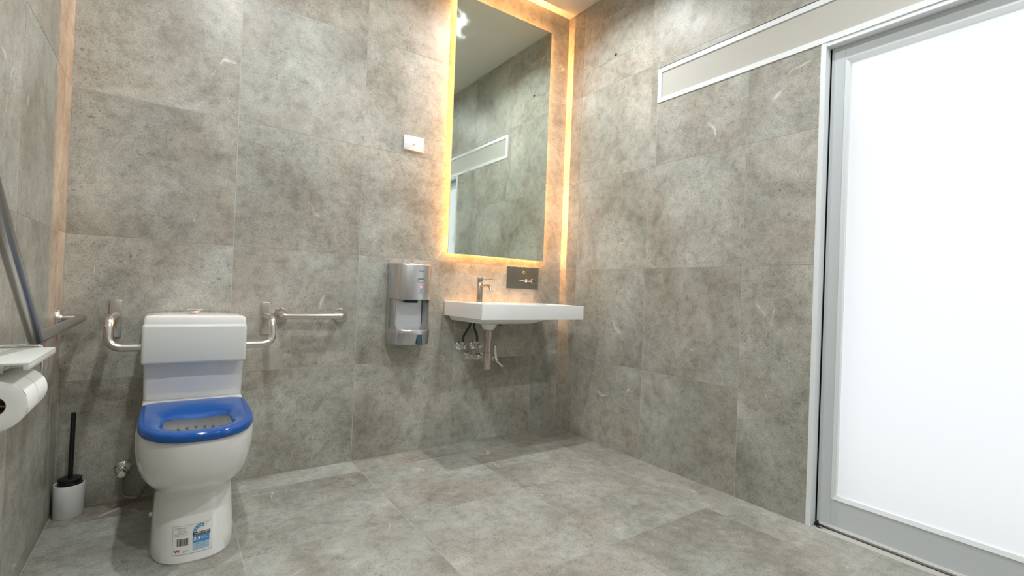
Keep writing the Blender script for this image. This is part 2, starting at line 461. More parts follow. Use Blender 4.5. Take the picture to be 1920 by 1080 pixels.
# ------------------------------------------------------------------ mirror
MX0, MX1, MZ0, MZ1 = -.931, -.191, 1.177, 2.766
t = thing('wall_mirror', 'tall frameless backlit wall mirror glowing amber round its edge above the basin', 'mirror', ((MX0 + MX1) / 2, 0, MZ0))
obj('mirror_glass', box(bmesh.new(), MX0, MX1, -.040, -.035, MZ0, MZ1, .0012, 1), 'mirror', t)
i_ = .12
def ring_box(x0, x1, z0, z1, w_, ya, yb):
    bm = bmesh.new()
    box(bm, x0, x0 + w_, ya, yb, z0, z1); box(bm, x1 - w_, x1, ya, yb, z0, z1)
    box(bm, x0 + w_, x1 - w_, ya, yb, z0, z0 + w_); box(bm, x0 + w_, x1 - w_, ya, yb, z1 - w_, z1)
    return bm
obj('back_frame', ring_box(MX0 + i_ + .003, MX1 - i_ - .003, MZ0 + i_ + .003, MZ1 - i_ - .003, .02, -.035, -.001), 'alu_white', t)
obj('light_strip', ring_box(MX0 + i_ + .001, MX1 - i_ - .001, MZ0 + i_ + .001, MZ1 - i_ - .001, .002, -.0190, -.0170), 'led', t)
def strip_light(loc, rot, length, watts):
    L = bpy.data.lights.new('mirror_glow', 'AREA'); L.shape = 'RECTANGLE'; L.size = length; L.size_y = .003
    L.spread = math.radians(120); L.energy = watts; L.color = (1.0, .43, .125)
    o = bpy.data.objects.new('mirror_glow', L); COL.objects.link(o); o.parent = t
    o.rotation_euler = rot; o.location = Vector(loc) - wloc(t)
zc, xc = (MZ0 + MZ1) / 2, (MX0 + MX1) / 2
hz, wx = MZ1 - MZ0 - .05, MX1 - MX0 - .05
yl = -.0180
strip_light((MX0 + i_, yl, zc), (0, PI / 2, 0), hz, LED_W * 1.0)          # faces -x
strip_light((MX1 - i_, yl, zc), (0, -PI / 2, 0), hz, LED_W * 1.0)         # faces +x
strip_light((xc, yl, MZ0 + i_), (0, 0, 0), wx, LED_W * wx / hz)           # faces down
strip_light((xc, yl, MZ1 - i_), (PI, 0, 0), wx, LED_W * wx / hz)          # faces up

# ------------------------------------------------------------------ toilet
TX = -2.190
def dshape(z, hw, yb, yf, n=48, ys=None, pw=2.35, xc=TX, rb=.03):
    """outline at height z: rounded back corners at yb, sides, superelliptic front reaching yf"""
    pts = []
    if ys is None: ys = yb - (yb - yf) * .42
    nf = n // 2 + n % 2
    for i in range(nf):                       # front half, from +x side to -x side
        a = PI * i / (nf - 1)
        c, s = math.cos(a), math.sin(a)
        x = hw * math.copysign(abs(c) ** (2 / pw), c)
        y = ys + (yf - ys) * abs(s) ** (2 / pw)
        pts.append(Vector((xc + x, y, z)))
    nb = n - nf
    path = []
    for i in range(nb):
        path.append((i + 1) / (nb + 1))
    # back part: up the left side, along the back, down the right side, with rounded corners
    poly = [Vector((xc - hw, ys, z))]
    for k in range(6):
        a = PI - k / 5 * PI / 2
        poly.append(Vector((xc - hw + rb + rb * math.cos(a), yb - rb + rb * math.sin(a), z)))
    for k in range(6):
        a = PI / 2 - k / 5 * PI / 2
        poly.append(Vector((xc + hw - rb + rb * math.cos(a), yb - rb + rb * math.sin(a), z)))
    poly.append(Vector((xc + hw, ys, z)))
    ln = [0]
    for a, b in zip(poly, poly[1:]): ln.append(ln[-1] + (b - a).length)
    for s in path:
        d = s * ln[-1]
        for k in range(len(poly) - 1):
            if ln[k + 1] >= d:
                f = (d - ln[k]) / max(ln[k + 1] - ln[k], 1e-9); pts.append(poly[k].lerp(poly[k + 1], f)); break
    return pts

def interp_profile(rows, z):
    for a, b in zip(rows, rows[1:]):
        if a[0] <= z <= b[0]:
            f = (z - a[0]) / (b[0] - a[0]); return [p + (q - p) * f for p, q in zip(a, b)]
    return rows[-1] if z > rows[-1][0] else rows[0]

toilet = thing('toilet', 'white accessible toilet with a blue open seat and a white cistern', 'toilet', (TX, -.4, 0))
NP = 56
# pan: foot, waist, bowl  (z, half width, front y, start-of-front y, power)
prof = [(0, .127, -.700, -.50, 2.6), (.006, .130, -.703, -.50, 2.6), (.05, .127, -.690, -.50, 2.6), (.12, .1235, -.668, -.48, 2.6), (.175, .121, -.642, -.46, 2.6),
        (.200, .1215, -.630, -.45, 2.6), (.212, .125, -.636, -.45, 2.6), (.224, .134, -.655, -.45, 2.5), (.240, .147, -.687, -.45, 2.45), (.262, .160, -.722, -.46, 2.4),
        (.290, .170, -.752, -.47, 2.4), (.325, .1775, -.775, -.48, 2.4), (.365, .1815, -.789, -.49, 2.4), (.400, .1825, -.796, -.49, 2.4), (.425, .181, -.797, -.49, 2.4),
        (.434, .178, -.794, -.49, 2.4), (.437, .173, -.789, -.49, 2.4)]
rings = [dshape(z, hw, -.03 - (0 if z < .2 else 0), yf, NP, ys, pw) for z, hw, yf, ys, pw in prof]
inner = [(.437, .135, -.745, -.615, -.42), (.430, .128, -.738, -.61, -.43), (.405, .126, -.735, -.60, -.435), (.385, .128, -.737, -.60, -.43),
         (.34, .115, -.715, -.59, -.44), (.28, .085, -.675, -.58, -.47), (.23, .055, -.635, -.57, -.50), (.215, .048, -.62, -.57, -.51)]
for z, hw, yf, ys, yb in inner:
    rings.append(dshape(z, hw, yb, yf, NP, ys, 2.1, TX, min(.05, hw * .8)))
bm = bmesh.new(); loft(bm, rings)
pan = obj('pan', bm, 'ceramic', toilet, True)
# water in the bowl and a ring of rinse holes
bm = bmesh.new(); loft(bm, [dshape(.262, .073, -.48, -.66, 32, -.575, 2.1, TX, .05), dshape(.263, .073, -.48, -.66, 32, -.575, 2.1, TX, .05)])
obj('bowl_water', bm, 'water', pan)
for k in range(13):
    a = PI * (.06 + .88 * k / 12)
    cx, cy = TX + .1245 * math.cos(a), -.575 + .128 * math.sin(a)
    bm = bmesh.new(); nrm = Vector((-math.cos(a), -math.sin(a), 0))
    lathe(bm, Vector((cx, cy, .393)) + nrm * -.004, nrm, [(0, .0045), (.010, .0045)], 10)
    obj('rinse_hole', bm, 'ink_grey', pan)
# raised ledge behind the seat, carrying the cistern
bm = bmesh.new()
loft(bm, [dshape(.425, .178, -.028, -.245, 40, -.2, 6, TX, .012), dshape(.452, .177, -.028, -.243, 40, -.2, 6, TX, .012), dshape(.458, .1745, -.030, -.24, 40, -.2, 6, TX, .012)])
obj('pan_ledge', bm, 'ceramic', toilet, True)
# cistern and lid
def rrect(z, hw, yb, yf, bulge=0, r=.014, n=10):
    pts = []
    cs = [(TX + hw - r, yf + r, -PI / 2, 0), (TX + hw - r, yb - r, 0, PI / 2), (TX - hw + r, yb - r, PI / 2, PI), (TX - hw + r, yf + r, PI, 1.5 * PI)]
    for cx, cy, a0, a1 in cs:
        for k in range(6):
            a = a0 + (a1 - a0) * k / 5
            pts.append(Vector((cx + r * math.cos(a), cy + r * math.sin(a), z)))
    for k in range(1, n):       # bowed front
        s = k / n; x = TX - hw + r + (2 * hw - 2 * r) * s
        pts.append(Vector((x, yf - bulge * (1 - (2 * s - 1) ** 2), z)))
    return pts
bm = bmesh.new()
loft(bm, [rrect(z, hw, -.012, yf, b) for z, hw, yf, b in ((.4585, .1735, -.196, .006), (.463, .1755, -.198, .006), (.60, .178, -.201, .006), (.755, .1815, -.204, .006), (.762, .1805, -.203, .006))])
obj('cistern', bm, 'ceramic', toilet, 30)
bm = bmesh.new()
loft(bm, [rrect(z, hw, -.010, yf, b) for z, hw, yf, b in ((.762, .182, -.207, .008), (.765, .1845, -.210, .008), (.792, .1835, -.209, .008), (.801, .180, -.205, .009), (.8055, .173, -.198, .009), (.8085, .150, -.175, .008), (.8105, .10, -.13, .004), (.811, .05, -.11, 0))])
obj('cistern_lid', bm, 'ceramic', toilet, 30)
bm = bmesh.new(); lathe(bm, (TX - .008, -.115, .808), (0, 0, 1), [(0, .020), (.004, .020), (.006, .0165), (.014, .017), (.018, .020), (.021, .030), (.0235, .0315), (.0255, .0305), (.0262, .022)], 36)
obj('flush_button', bm, 'chrome', toilet, True, label='raised chrome flush button')
# seat: a padded looking ring
def seat_ring(t_, n=NP):
    """t 0 outer .. 1 inner; returns hw, yb, yf, ys"""
    return (.176 + (.104 - .176) * t_, -.262 + (-.478 + .262) * t_, -.806 + (-.726 + .806) * t_, -.53 + (-.615 + .53) * t_)
def srow(t_, z, dz=None):
    hw, yb, yf, ys = seat_ring(t_)
    r = dshape(z, hw, yb, yf, NP, ys, 2.5 - .3 * t_, TX, .055 + .0 * t_)
    return r
rows = [srow(0.03, .4385), srow(-.01, .443), srow(-.02, .450), srow(0.0, .459), srow(.05, .4645), srow(.14, .4668), srow(.30, .4668), srow(.5, .4655), srow(.66, .4635), srow(.82, .459), srow(.94, .4525), srow(1.0, .445), srow(.97, .4385), srow(.9, .4385)]
# scoop at the rear of the opening
for i, row in enumerate(rows):
    for p in row:
        if p.z > .4445 and 5 < i < 12:
            dx = (p.x - TX) / .090; dy = (p.y + .460) / .095
            d = dx * dx + dy * dy
            if d < 1: p.z -= .011 * (1 - d) ** .8
bm = bmesh.new(); loft(bm, rows + [rows[0]], False, False)
obj('seat', bm, 'blue', toilet, True, label='bright blue plastic open ring seat')
for s in (-1, 1):
    bm = bmesh.new(); lathe(bm, (TX + s * .125, -.40, .0), (0, 0, 1), [(0, .001)], 8) if False else None
    lathe(bm, (TX + s * .118, -.385, .065), (s, 0, 0), [(0, .008), (.014, .008), (.017, .006)], 14)
    obj('bolt_cap', bm, 'switch', toilet, True)
    bm = bmesh.new(); lathe(bm, (TX + s * .075, -.272, .4375), (0, 0, 1), [(0, .011), (.018, .011), (.021, .008)], 18)
    obj('hinge', bm, 'steel', toilet, True)

# the rating sticker, wrapped on the pedestal
def ped_point(x, z, lift=.0006):
    row = interp_profile(prof, z); _, hw, yf, ys, pw = row
    q = min(abs((x - TX) / hw), .999)
    y = ys + (yf - ys) * (1 - q ** pw) ** (1 / pw)
    e = 1e-3; q2 = min(abs((x + e - TX) / hw), .999)
    y2 = ys + (yf - ys) * (1 - q2 ** pw) ** (1 / pw)
    n_ = Vector((y2 - y, -e, 0)).normalized()
    return Vector((x, y, z)) + n_ * lift
LX0, LX1, LZ0, LZ1 = -2.252, -2.139, .030, .116       # label box on the pan
def lab(u, v, lift): return ped_point(LX0 + u * (LX1 - LX0), LZ0 + v * (LZ1 - LZ0) , lift)
st = None
def lab_rect(name, u0, u1, v0, v1, mat, lift, parent, n=10):
    bm = bmesh.new()
    g = [[bm.verts.new(lab(u0 + (u1 - u0) * i / n, v0 + (v1 - v0) * j / 4, lift)) for j in range(5)] for i in range(n + 1)]
    for i in range(n):
        for j in range(4): bm.faces.new((g[i][j], g[i + 1][j], g[i + 1][j + 1], g[i][j + 1]))
    return obj(name, bm, mat, parent)
def text_mesh(s, size, font_offset=0):
    c = bpy.data.curves.new('t', 'FONT'); c.body = s; c.size = size; c.align_x = 'LEFT'; c.offset = font_offset; c.resolution_u = 3
    o = bpy.data.objects.new('t', c); COL.objects.link(o)
    dg = bpy.context.evaluated_depsgraph_get(); dg.update()
    me = bpy.data.meshes.new_from_object(o.evaluated_get(dg))
    bm = bmesh.new(); bm.from_mesh(me)
    bpy.data.objects.remove(o); bpy.data.curves.remove(c); bpy.data.meshes.remove(me)
    return bm
def fit_text(s, u0, v0, w_, h_, fn, bold=0):
    bm = text_mesh(s, 1.0, bold)
    xs = [v.co.x for v in bm.verts]; ys = [v.co.y for v in bm.verts]
    a, b, c, d = min(xs), max(xs), min(ys), max(ys)
    for v in bm.verts: v.co = fn(u0 + (v.co.x - a) / (b - a) * w_, v0 + (v.co.y - c) / (d - c) * h_)
    return bm
st = lab_rect('rating_sticker', 0, 1, 0, 1, 'sticker', .0007, toilet, 16)
st['label'] = 'white sticker with barcode and blue water rating panel'
def LT(name, s, u, v, w_, h_, mat, bold=.01): return obj(name, fit_text(s, u, v, w_, h_, lambda a, b: lab(a, b, .0016), bold), mat, st)
bm = bmesh.new()
for u0, u1, v0, v1 in ((0, 1, 0, .008), (0, 1, .992, 1), (.993, 1, 0, 1), (0, .006, 0, 1)):
    n = 12
    g = [[bm.verts.new(lab(u0 + (u1 - u0) * i / n, v0 + (v1 - v0) * j, .0011)) for j in range(2)] for i in range(n + 1)]
    for i in range(n): bm.faces.new((g[i][0], g[i + 1][0], g[i + 1][1], g[i][1]))
obj('sticker_border', bm, 'ink_grey', st)
lab_rect('blue_panel', .5, .93, .33, .58, 'lab_blue', .0010, st)
lab_rect('light_blue_panel', .5, .93, .07, .33, 'lab_light', .0010, st)
lab_rect('black_band', .5, .95, .575, .70, 'ink', .0012, st)
LT('printed_words', 'WATER RATING', .53, .635, .39, .045, 'ink_white', .02)
LT('printed_words', 'more stars more water efficient', .53, .592, .38, .022, 'ink_white')
LT('printed_number', '3.5', .525, .42, .17, .11, 'ink_white', .03)
LT('printed_words', 'litres', .72, .49, .11, .035, 'ink_white')
LT('printed_words', 'average flush', .72, .435, .18, .03, 'ink_white')
# arc of stars
bm = bmesh.new(); cu, cv, r0, r1, asp = .715, .70, .125, .215, (LX1 - LX0) / (LZ1 - LZ0)
ring = []
for k in range(15):
    a = PI - k / 14 * PI * .62
    ring.append((bm.verts.new(lab(cu + r0 * math.cos(a), cv + r0 * asp * math.sin(a), .0012)), bm.verts.new(lab(cu + r1 * math.cos(a), cv + r1 * asp * math.sin(a), .0012))))
for a, b in zip(ring, ring[1:]): bm.faces.new((a[0], a[1], b[1], b[0]))
obj('star_arc', bm, 'lab_blue', st)
for k in range(4):
    a = PI - (.12 + k * .235) * PI * .62; rm = (r0 + r1) / 2
    bm = bmesh.new(); c0 = (cu + rm * math.cos(a), cv + rm * asp * math.sin(a))
    vs = []
    for q in range(10):
        b_ = PI / 2 + q * PI / 5; rr = .030 if q % 2 == 0 else .013
        vs.append(bm.verts.new(lab(c0[0] + rr * math.cos(b_), c0[1] + rr * asp * math.sin(b_), .0018)))
    bm.faces.new(vs); obj('star', bm, 'ink_white', st)
# barcode
bm = bmesh.new(); u = .10
rnd = random.Random(3)
while u < .38:
    w_ = rnd.choice((.006, .009, .014)); g = [bm.verts.new(lab(a, b, .0012)) for a, b in ((u, .30), (u + w_, .30), (u + w_, .55), (u, .55))]
    bm.faces.new(g); u += w_ + rnd.choice((.005, .007, .010))
obj('barcode', bm, 'ink', st)
bm = bmesh.new()
for (u0, u1, v_, h_) in ((.06, .36, .905, .02), (.12, .34, .83, .012), (.12, .34, .79, .012), (.11, .36, .745, .012), (.05, .40, .705, .012), (.05, .17, .645, .016), (.22, .34, .645, .016),
                        (.58, .88, .27, .014), (.60, .82, .21, .016), (.58, .88, .155, .012), (.26, .42, .115, .012), (.26, .38, .07, .016)):
    x = u0
    while x < u1:
        w_ = rnd.uniform(.012, .04); g = [bm.verts.new(lab(a, b, .0013)) for a, b in ((x, v_), (min(x + w_, u1), v_), (min(x + w_, u1), v_ + h_), (x, v_ + h_))]
        bm.faces.new(g); x += w_ + .01
obj('fine_print', bm, 'ink_grey', st, kind='stuff')
LT('printed_mark', 'W', .04, .075, .15, .11, 'ink_red', .03)

# ------------------------------------------------------------------ backrest with its steel arms
br = thing('back_support', 'pale grey backrest pad on bent steel arms in front of the cistern', 'backrest', (TX, -.0, .70))
bm = bmesh.new(); box(bm, -2.376, -2.010, -.272, -.238, .614, .775, .012, 4)
obj('backrest_pad', bm, 'plastic_grey', br, True)
for s in (-1, 1):
    cx = -2.190 + s * .286
    bm = bmesh.new(); box(bm, cx - .021, cx + .021, -.012, 0, .703, .862, .003, 2)
    obj('wall_plate', bm, 'steel', br, True)
    pts = fillet([(cx, -.010, .795), (cx + s * .004, -.195, .795), (cx + s * .006, -.222, .681), (-2.190 + s * .15, -.226, .681)], [.05, .05], 9)
    bm = bmesh.new(); tube(bm, pts, .0155, 18)
    obj('bent_arm', bm, 'steel', br, True)

# ------------------------------------------------------------------ short grab rail on the back wall
def flange(name, c, ax, r, parent, mat='steel', th=.008):
    bm = bmesh.new(); lathe(bm, c, ax, [(0, r), (th * .6, r), (th, r * .93), (th, r * .5), (th + .004, r * .48)], 32)
    return obj(name, bm, mat, parent, True)
gr = thing('grab_rail', 'short horizontal steel grab rail on the back wall beside the toilet', 'grab rail', (-1.69, 0, .797))
for x in (-1.836, -1.542): flange('flange', (x, 0, .797), (0, -1, 0), .038, gr)
bm = bmesh.new(); tube(bm, fillet([(-1.836, -.006, .797), (-1.836, -.062, .797), (-1.542, -.062, .797), (-1.542, -.006, .797)], .018, 7), .0155, 18)
obj('rail', bm, 'steel', gr, True)

# long cranked rail on the left wall
gl_ = thing('grab_rail', 'long cranked steel grab rail rising along the left wall above the paper holder', 'grab rail', (XL, -.9, .78))
RX = -2.577
ang = math.radians(38)
e1 = Vector((RX, -.872 - .78 * math.cos(ang), .786 + .78 * math.sin(ang)))
flange('flange', (XL, -.100, .788), (1, 0, 0), .040, gl_, 'steel', .012)
flange('flange', (XL, e1.y, e1.z), (1, 0, 0), .040, gl_, 'steel', .012)
bm = bmesh.new(); tube(bm, [(XL + .01, -.100, .788), (RX, -.100, .788), (RX, -.872, .786), e1, (XL + .01, e1.y, e1.z)], .016, 24)
obj('rail', bm, 'steel_darker', gl_, True)

# ------------------------------------------------------------------ double paper holder
ph = thing('paper_holder', 'white shelf and chrome bracket holding two toilet rolls on the left wall', 'toilet roll holder', (XL, -.93, .66))
SY0, SY1, SZ = -.905, -1.195, .767
bm = bmesh.new(); box(bm, XL, -2.532, SY1, SY0, SZ - .006, SZ, .002, 2); box(bm, -2.542, -2.532, SY1, SY0, SZ - .017, SZ - .004, .002, 2)
obj('shelf', bm, 'plastic_grey', ph, 30, label='thin pale grey shelf with a folded front lip')
bm = bmesh.new(); box(bm, XL, XL + .0008, SY1 + .02, SY0 - .01, .73, SZ - .006, .001, 1)
obj('back_plate', bm, 'chrome', ph)
bm = bmesh.new(); box(bm, XL, XL + .05, -1.0725, -1.0645, .66, SZ - .004, .002, 2); box(bm, XL, XL + .012, -1.0735, -1.0635, .65, SZ - .004, .002, 2)
obj('centre_bracket', bm, 'chrome', ph, 30)
RC = (XL + .057, .671)       # roll axis x, z
bm = bmesh.new(); tube(bm, [(RC[0], -1.165, RC[1] + .009), (RC[0], -.93, RC[1] + .009)], .0085, 14)
obj('spindle', bm, 'chrome', ph, True)
bm = bmesh.new()
arc = fillet([(XL + .004, -.900, .772), (-2.558, -.900, .772), (-2.558, -.900, .693), (RC[0] - .01, -.900, .683), (RC[0] - .01, -.94, .683)], [.012, .02, .01], 6)
tube(bm, arc, .0035, 10)
obj('end_hoop', bm, 'chrome', ph, True, label='thin bent chrome end hoop')
def paper_roll(yc, r, wd, label):
    rl = thing('toilet_roll', label, 'toilet roll', (RC[0], yc, RC[1] - r), 'toilet rolls on the left wall holder')
    c = Vector((RC[0], yc - wd / 2, RC[1]))
    bm = bmesh.new()
    rings = []
    for d, rr in ((0, .0215), (0, r * .6), (0, r - .002), (.0015, r), (wd - .0015, r), (wd, r - .002), (wd, r * .6), (wd, .0215)):
        rings.append(circ(c + Vector((0, d, 0)), (0, 1, 0), rr, 56))
    loft(bm, rings + [rings[0]], False, False)
    obj('paper', bm, 'paper', rl, True)
    bm = bmesh.new()
    rings = [circ(c + Vector((0, d, 0)), (0, 1, 0), rr, 40) for d, rr in ((.0003, .0214), (wd - .0003, .0214), (wd - .0003, .0203), (.0003, .0203))]
    loft(bm, rings + [rings[0]], False, False)
    obj('card_core', bm, 'card', rl, True, label='brown cardboard core')
    return rl
ra = paper_roll(-1.124, .0555, .100, 'nearer of the two toilet rolls, its end and core facing us')
# loose sheet lying on the near roll
bm = bmesh.new(); n = 14; g = []
for i in range(n + 1):
    a = math.radians(100 - i * 8.5)
    g.append([bm.verts.new((RC[0] + (.0560 + .0008 * math.sin(i)) * math.cos(a), -1.172 + j * .048 + .002 * math.sin(i * 1.3), RC[1] + (.0560) * math.sin(a))) for j in range(3)])
for a, b in zip(g, g[1:]):
    for j in range(2): bm.faces.new((a[j], a[j + 1], b[j + 1], b[j]))
obj('loose_sheet', bm, 'paper', ra, True)
paper_roll(-1.012, .0545, .100, 'farther toilet roll, towards the back wall under the shelf end')

# ------------------------------------------------------------------ toilet brush
tb = thing('toilet_brush', 'black handled toilet brush standing in a round white holder in the corner', 'toilet brush', (-2.592, -.078, 0))
BX, BY = -2.592, -.070
bm = bmesh.new(); lathe(bm, (BX, BY, 0), (0, 0, 1), [(0, .046), (.003, .048), (.125, .0485), (.1285, .0475), (.128, .044), (.02, .042), (.015, .02)], 44)
obj('brush_cup', bm, MT['ceramic'], tb, True, label='white cup')
bm = bmesh.new(); lathe(bm, (BX + .002, BY - .002, .112), (0, 0, 1), [(0, .036), (.022, .037), (.024, .034), (.027, .034), (.029, .037), (.037, .037), (.039, .034), (.040, .012)], 40)
obj('brush_lid', bm, 'black', tb, True)
bm = bmesh.new(); tube(bm, [(BX + .002, BY - .002, .145), (BX + .004, BY - .003, .41)], .0080, 20)
obj('brush_handle', bm, 'black', tb, True)

# ------------------------------------------------------------------ stop valves
def stop_valve(x, z, label, hose, hose_mat, fr=.030, side=False):
    t = thing('stop_valve', label, 'water valve', (x, 0, z))
    bm = bmesh.new(); lathe(bm, (x, 0, z), (0, -1, 0), [(0, fr), (.003, fr), (.007, fr * .8), (.009, fr * .55), (.010, fr * .4)], 32)
    obj('wall_flange', bm, 'chrome', t, True)
    bm = bmesh.new(); lathe(bm, (x, -.009, z), (0, -1, 0), [(0, .012), (.026, .012), (.027, .0165), (.040, .0165), (.041, .012), (.05, .012)], 24)
    obj('valve_body', bm, 'chrome', t, True)
    bm = bmesh.new(); lathe(bm, (x, -.059, z), (0, -1, 0), [(0, .009), (.005, .009), (.006, .0165), (.026, .0155), (.029, .012)], 10)
    obj('valve_knob', bm, 'chrome', t, 20)
    if hose:
        bm = bmesh.new(); tube(bm, [hose[0], Vector(hose[0]) + (Vector(hose[1]) - Vector(hose[0])).normalized() * .016], .0085, 14)
        obj('hose_nut', bm, 'chrome', t, True)
        bm = bmesh.new(); tube(bm, fillet(hose, .04, 9), .0072, 12)
        obj('hose', bm, hose_mat, t, True)
    return t
stop_valve(-2.429, .136, 'chrome stop valve with a looping grey hose low behind the toilet',
           [(-2.429, -.045, .128), (-2.429, -.045, .03), (-2.37, -.055, .012), (-2.345, -.07, .08), (-2.322, -.08, .125)], 'rubber_grey')
stop_valve(-.802, .612, 'left chrome stop valve under the basin with a dark hose',
           [(-.802, -.040, .622), (-.802, -.042, .67), (-.770, -.060, .735), (-.762, -.065, .772)], 'hose_dark')
stop_valve(-.700, .612, 'chrome stop valve under the basin just behind the waste pipe',
           [(-.700, -.040, .622), (-.700, -.042, .67), (-.740, -.060, .735), (-.735, -.065, .772)], 'hose_dark')
t = thing('isolating_tap', 'small chrome lever tap on the wall right of the basin waste pipe', 'water valve', (-.56, 0, .535))
flange('wall_flange', (-.555, 0, .515), (0, -1, 0), .020, t, 'chrome')
bm = bmesh.new(); lathe(bm, (-.555, -.008, .515), (0, -1, 0), [(0, .008), (.03, .008), (.032, .011), (.05, .011), (.052, .007)], 20); obj('valve_body', bm, 'chrome', t, True)
bm = bmesh.new(); tube(bm, [(-.555, -.045, .520), (-.568, -.048, .60)], .0075, 14, True, [.013, .011]); lathe(bm, (-.568, -.048, .598), (-.15, 0, 1), [(0, .012), (.014, .012), (.017, .008)], 16)
obj('lever', bm, 'chrome', t, True)
bm = bmesh.new(); tube(bm, [(-.555, -.045, .512), (-.515, -.05, .478)], .008, 12); lathe(bm, (-.519, -.05, .482), (.7, 0, -.6), [(0, .0125), (.012, .0125)], 16)
obj('drain_spout', bm, 'chrome', t, True)

# ------------------------------------------------------------------ basin
BX0, BX1, BYF, BZ0, BZ1 = -.921, -.177, -.449, .803, .888
basin = thing('wall_basin', 'white rectangular wall hung basin with a shelf to its right', 'basin', ((BX0 + BX1) / 2, 0, BZ0))
def rr4(x0, x1, y0, y1, z, r, k=7):
    pts = []
    for cx, cy, a0 in ((x1 - r, y1 - r, 0), (x0 + r, y1 - r, PI / 2), (x0 + r, y0 + r, PI), (x1 - r, y0 + r, 1.5 * PI)):
        for i in range(k + 1):
            a = a0 + PI / 2 * i / k; pts.append(Vector((cx + r * math.cos(a), cy + r * math.sin(a), z)))
    return pts
bx0, bx1, by0, by1 = -.885, -.455, -.415, -.135      # bowl opening
# slab side + underside (rim top is bridged to bowl by hand)
bm = bmesh.new()
outer = [rr4(BX0, BX1, BYF, 0, z, r) for z, r in ((BZ0, .006), (BZ0 + .001, .008), (BZ1 - .004, .008))]
outer.append(rr4(BX0 + .001, BX1 - .001, BYF + .001, 0, BZ1 - .001, .008)); outer.append(rr4(BX0 + .004, BX1 - .004, BYF + .004, 0, BZ1, .008))
loft(bm, outer, False, False)
# top deck with two openings, built as a grid of strips with a boolean-free layout
xs = [BX0 + .004, bx0, bx1, -.425, -.21, BX1 - .004]; ysl = [BYF + .004, by0, by1, 0]
def quad(x0, x1, y0, y1, z, rev=False):
    v = [bm.verts.new(p) for p in ((x0, y0, z), (x1, y0, z), (x1, y1, z), (x0, y1, z))]
    bm.faces.new(v[::-1] if rev else v)
for i in range(5):
    for j in range(3):
        if (i, j) in ((1, 1), (3, 1)): continue
        quad(xs[i], xs[i + 1], ysl[j], ysl[j + 1], BZ1)
def well(x0, x1, y0, y1, depths):
    first = rr4(x0, x1, y0, y1, BZ1, .0002)
    rings = [first] + [rr4(x0 + i_, x1 - i_, y0 + i_, y1 - i_, BZ1 - d, r) for d, i_, r in depths]
    loft(bm, rings, False, True)
    # fill the tiny corner
well(bx0, bx1, by0, by1, [(.002, .004, .02), (.03, .012, .035), (.075, .03, .05), (.098, .07, .05), (.103, .10, .03)])
well(-.425, -.21, by0, by1, [(.002, .003, .008), (.010, .006, .012)])
# underside plate with a hole for nothing: closed
quad(BX0, BX1, BYF, 0, BZ0, True)
obj('basin_top', bm, 'ceramic', basin, 30)
bm = bmesh.new()
loft(bm, [rr4(-.905, -.440, -.425, -.004, .806, .03), rr4(-.902, -.455, -.415, -.004, .791, .05), rr4(-.895, -.50, -.39, -.006, .777, .06), rr4(-.84, -.57, -.33, -.05, .768, .05)])
obj('bowl_underside', bm, 'ceramic', basin, True)
bm = bmesh.new(); lathe(bm, (-.722, -.205, .775), (0, 0, -1), [(0, .062), (.010, .056), (.022, .047), (.042, .036), (.046, .032), (.048, .026)], 32)
obj('outlet_boss', bm, 'ceramic', basin, True)
bm = bmesh.new(); lathe(bm, (-.672, -.275, BZ1 - .103), (0, 0, 1), [(0, .03), (.003, .029), (.004, .02)], 28)
obj('plug_rim', bm, 'chrome', basin, True)
bm = bmesh.new(); lathe(bm, (-.64, -.20, .766), (0, 0, -1), [(0, .014), (.016, .012)], 8)
obj('fixing_nut', bm, 'black', basin)

tr_ = thing('waste_trap', 'brushed metal bottle trap hanging under the basin', 'waste trap', (-.722, -.205, .49))
bm = bmesh.new(); lathe(bm, (-.722, -.205, .727), (0, 0, -1), [(0, .023), (.012, .023), (.013, .0265), (.045, .0265), (.046, .0235), (.060, .0235), (.062, .0215), (.142, .0215)], 32)
obj('upper_pipe', bm, 'nickel', tr_, True)
bm = bmesh.new(); lathe(bm, (-.722, -.205, .592), (0, 0, -1), [(0, .024), (.002, .0275), (.094, .0275), (.099, .026), (.1, .023)], 32)
obj('trap_bottle', bm, 'nickel', tr_, True)
bm = bmesh.new(); tube(bm, [(-.730, -.20, .560), (-.750, -.02, .546)], .0185, 20); tube(bm, [(-.7355, -.150, .556), (-.740, -.110, .553)], .025, 20)
obj('outlet_arm', bm, 'chrome', tr_, True)
bm = bmesh.new(); lathe(bm, (-.750, 0, .546), (0, -1, 0), [(0, .034), (.004, .034), (.014, .028), (.024, .024), (.032, .021)], 32)
obj('wall_flange', bm, 'chrome', tr_, True)

# ------------------------------------------------------------------ tap
TPX, TPY = -.720, -.082
tp = thing('mixer_tap', 'slim brushed pin lever mixer tap on the left of the basin', 'tap', (TPX, TPY, BZ1))
bm = bmesh.new(); lathe(bm, (TPX, TPY, BZ1), (0, 0, 1), [(0, .022), (.004, .022), (.005, .0185), (.118, .0185), (.119, .0178), (.1205, .0178), (.1215, .0185), (.152, .0185), (.1535, .0175)], 32)
obj('tap_body', bm, 'nickel', tp, True)
bm = bmesh.new(); tube(bm, fillet([(TPX, TPY - .012, .986), (TPX, TPY - .112, .992), (TPX, TPY - .135, .955)], .04, 9), .0095, 18)
obj('spout', bm, 'nickel', tp, True)
bm = bmesh.new(); lathe(bm, (TPX, TPY, 1.039), (0, 0, 1), [(0, .005), (.006, .005)], 14); tube(bm, [(TPX, TPY - .012, 1.028), (TPX, TPY - .135, 1.030)], .0030, 10)
obj('pin_lever', bm, 'nickel', tp, True)

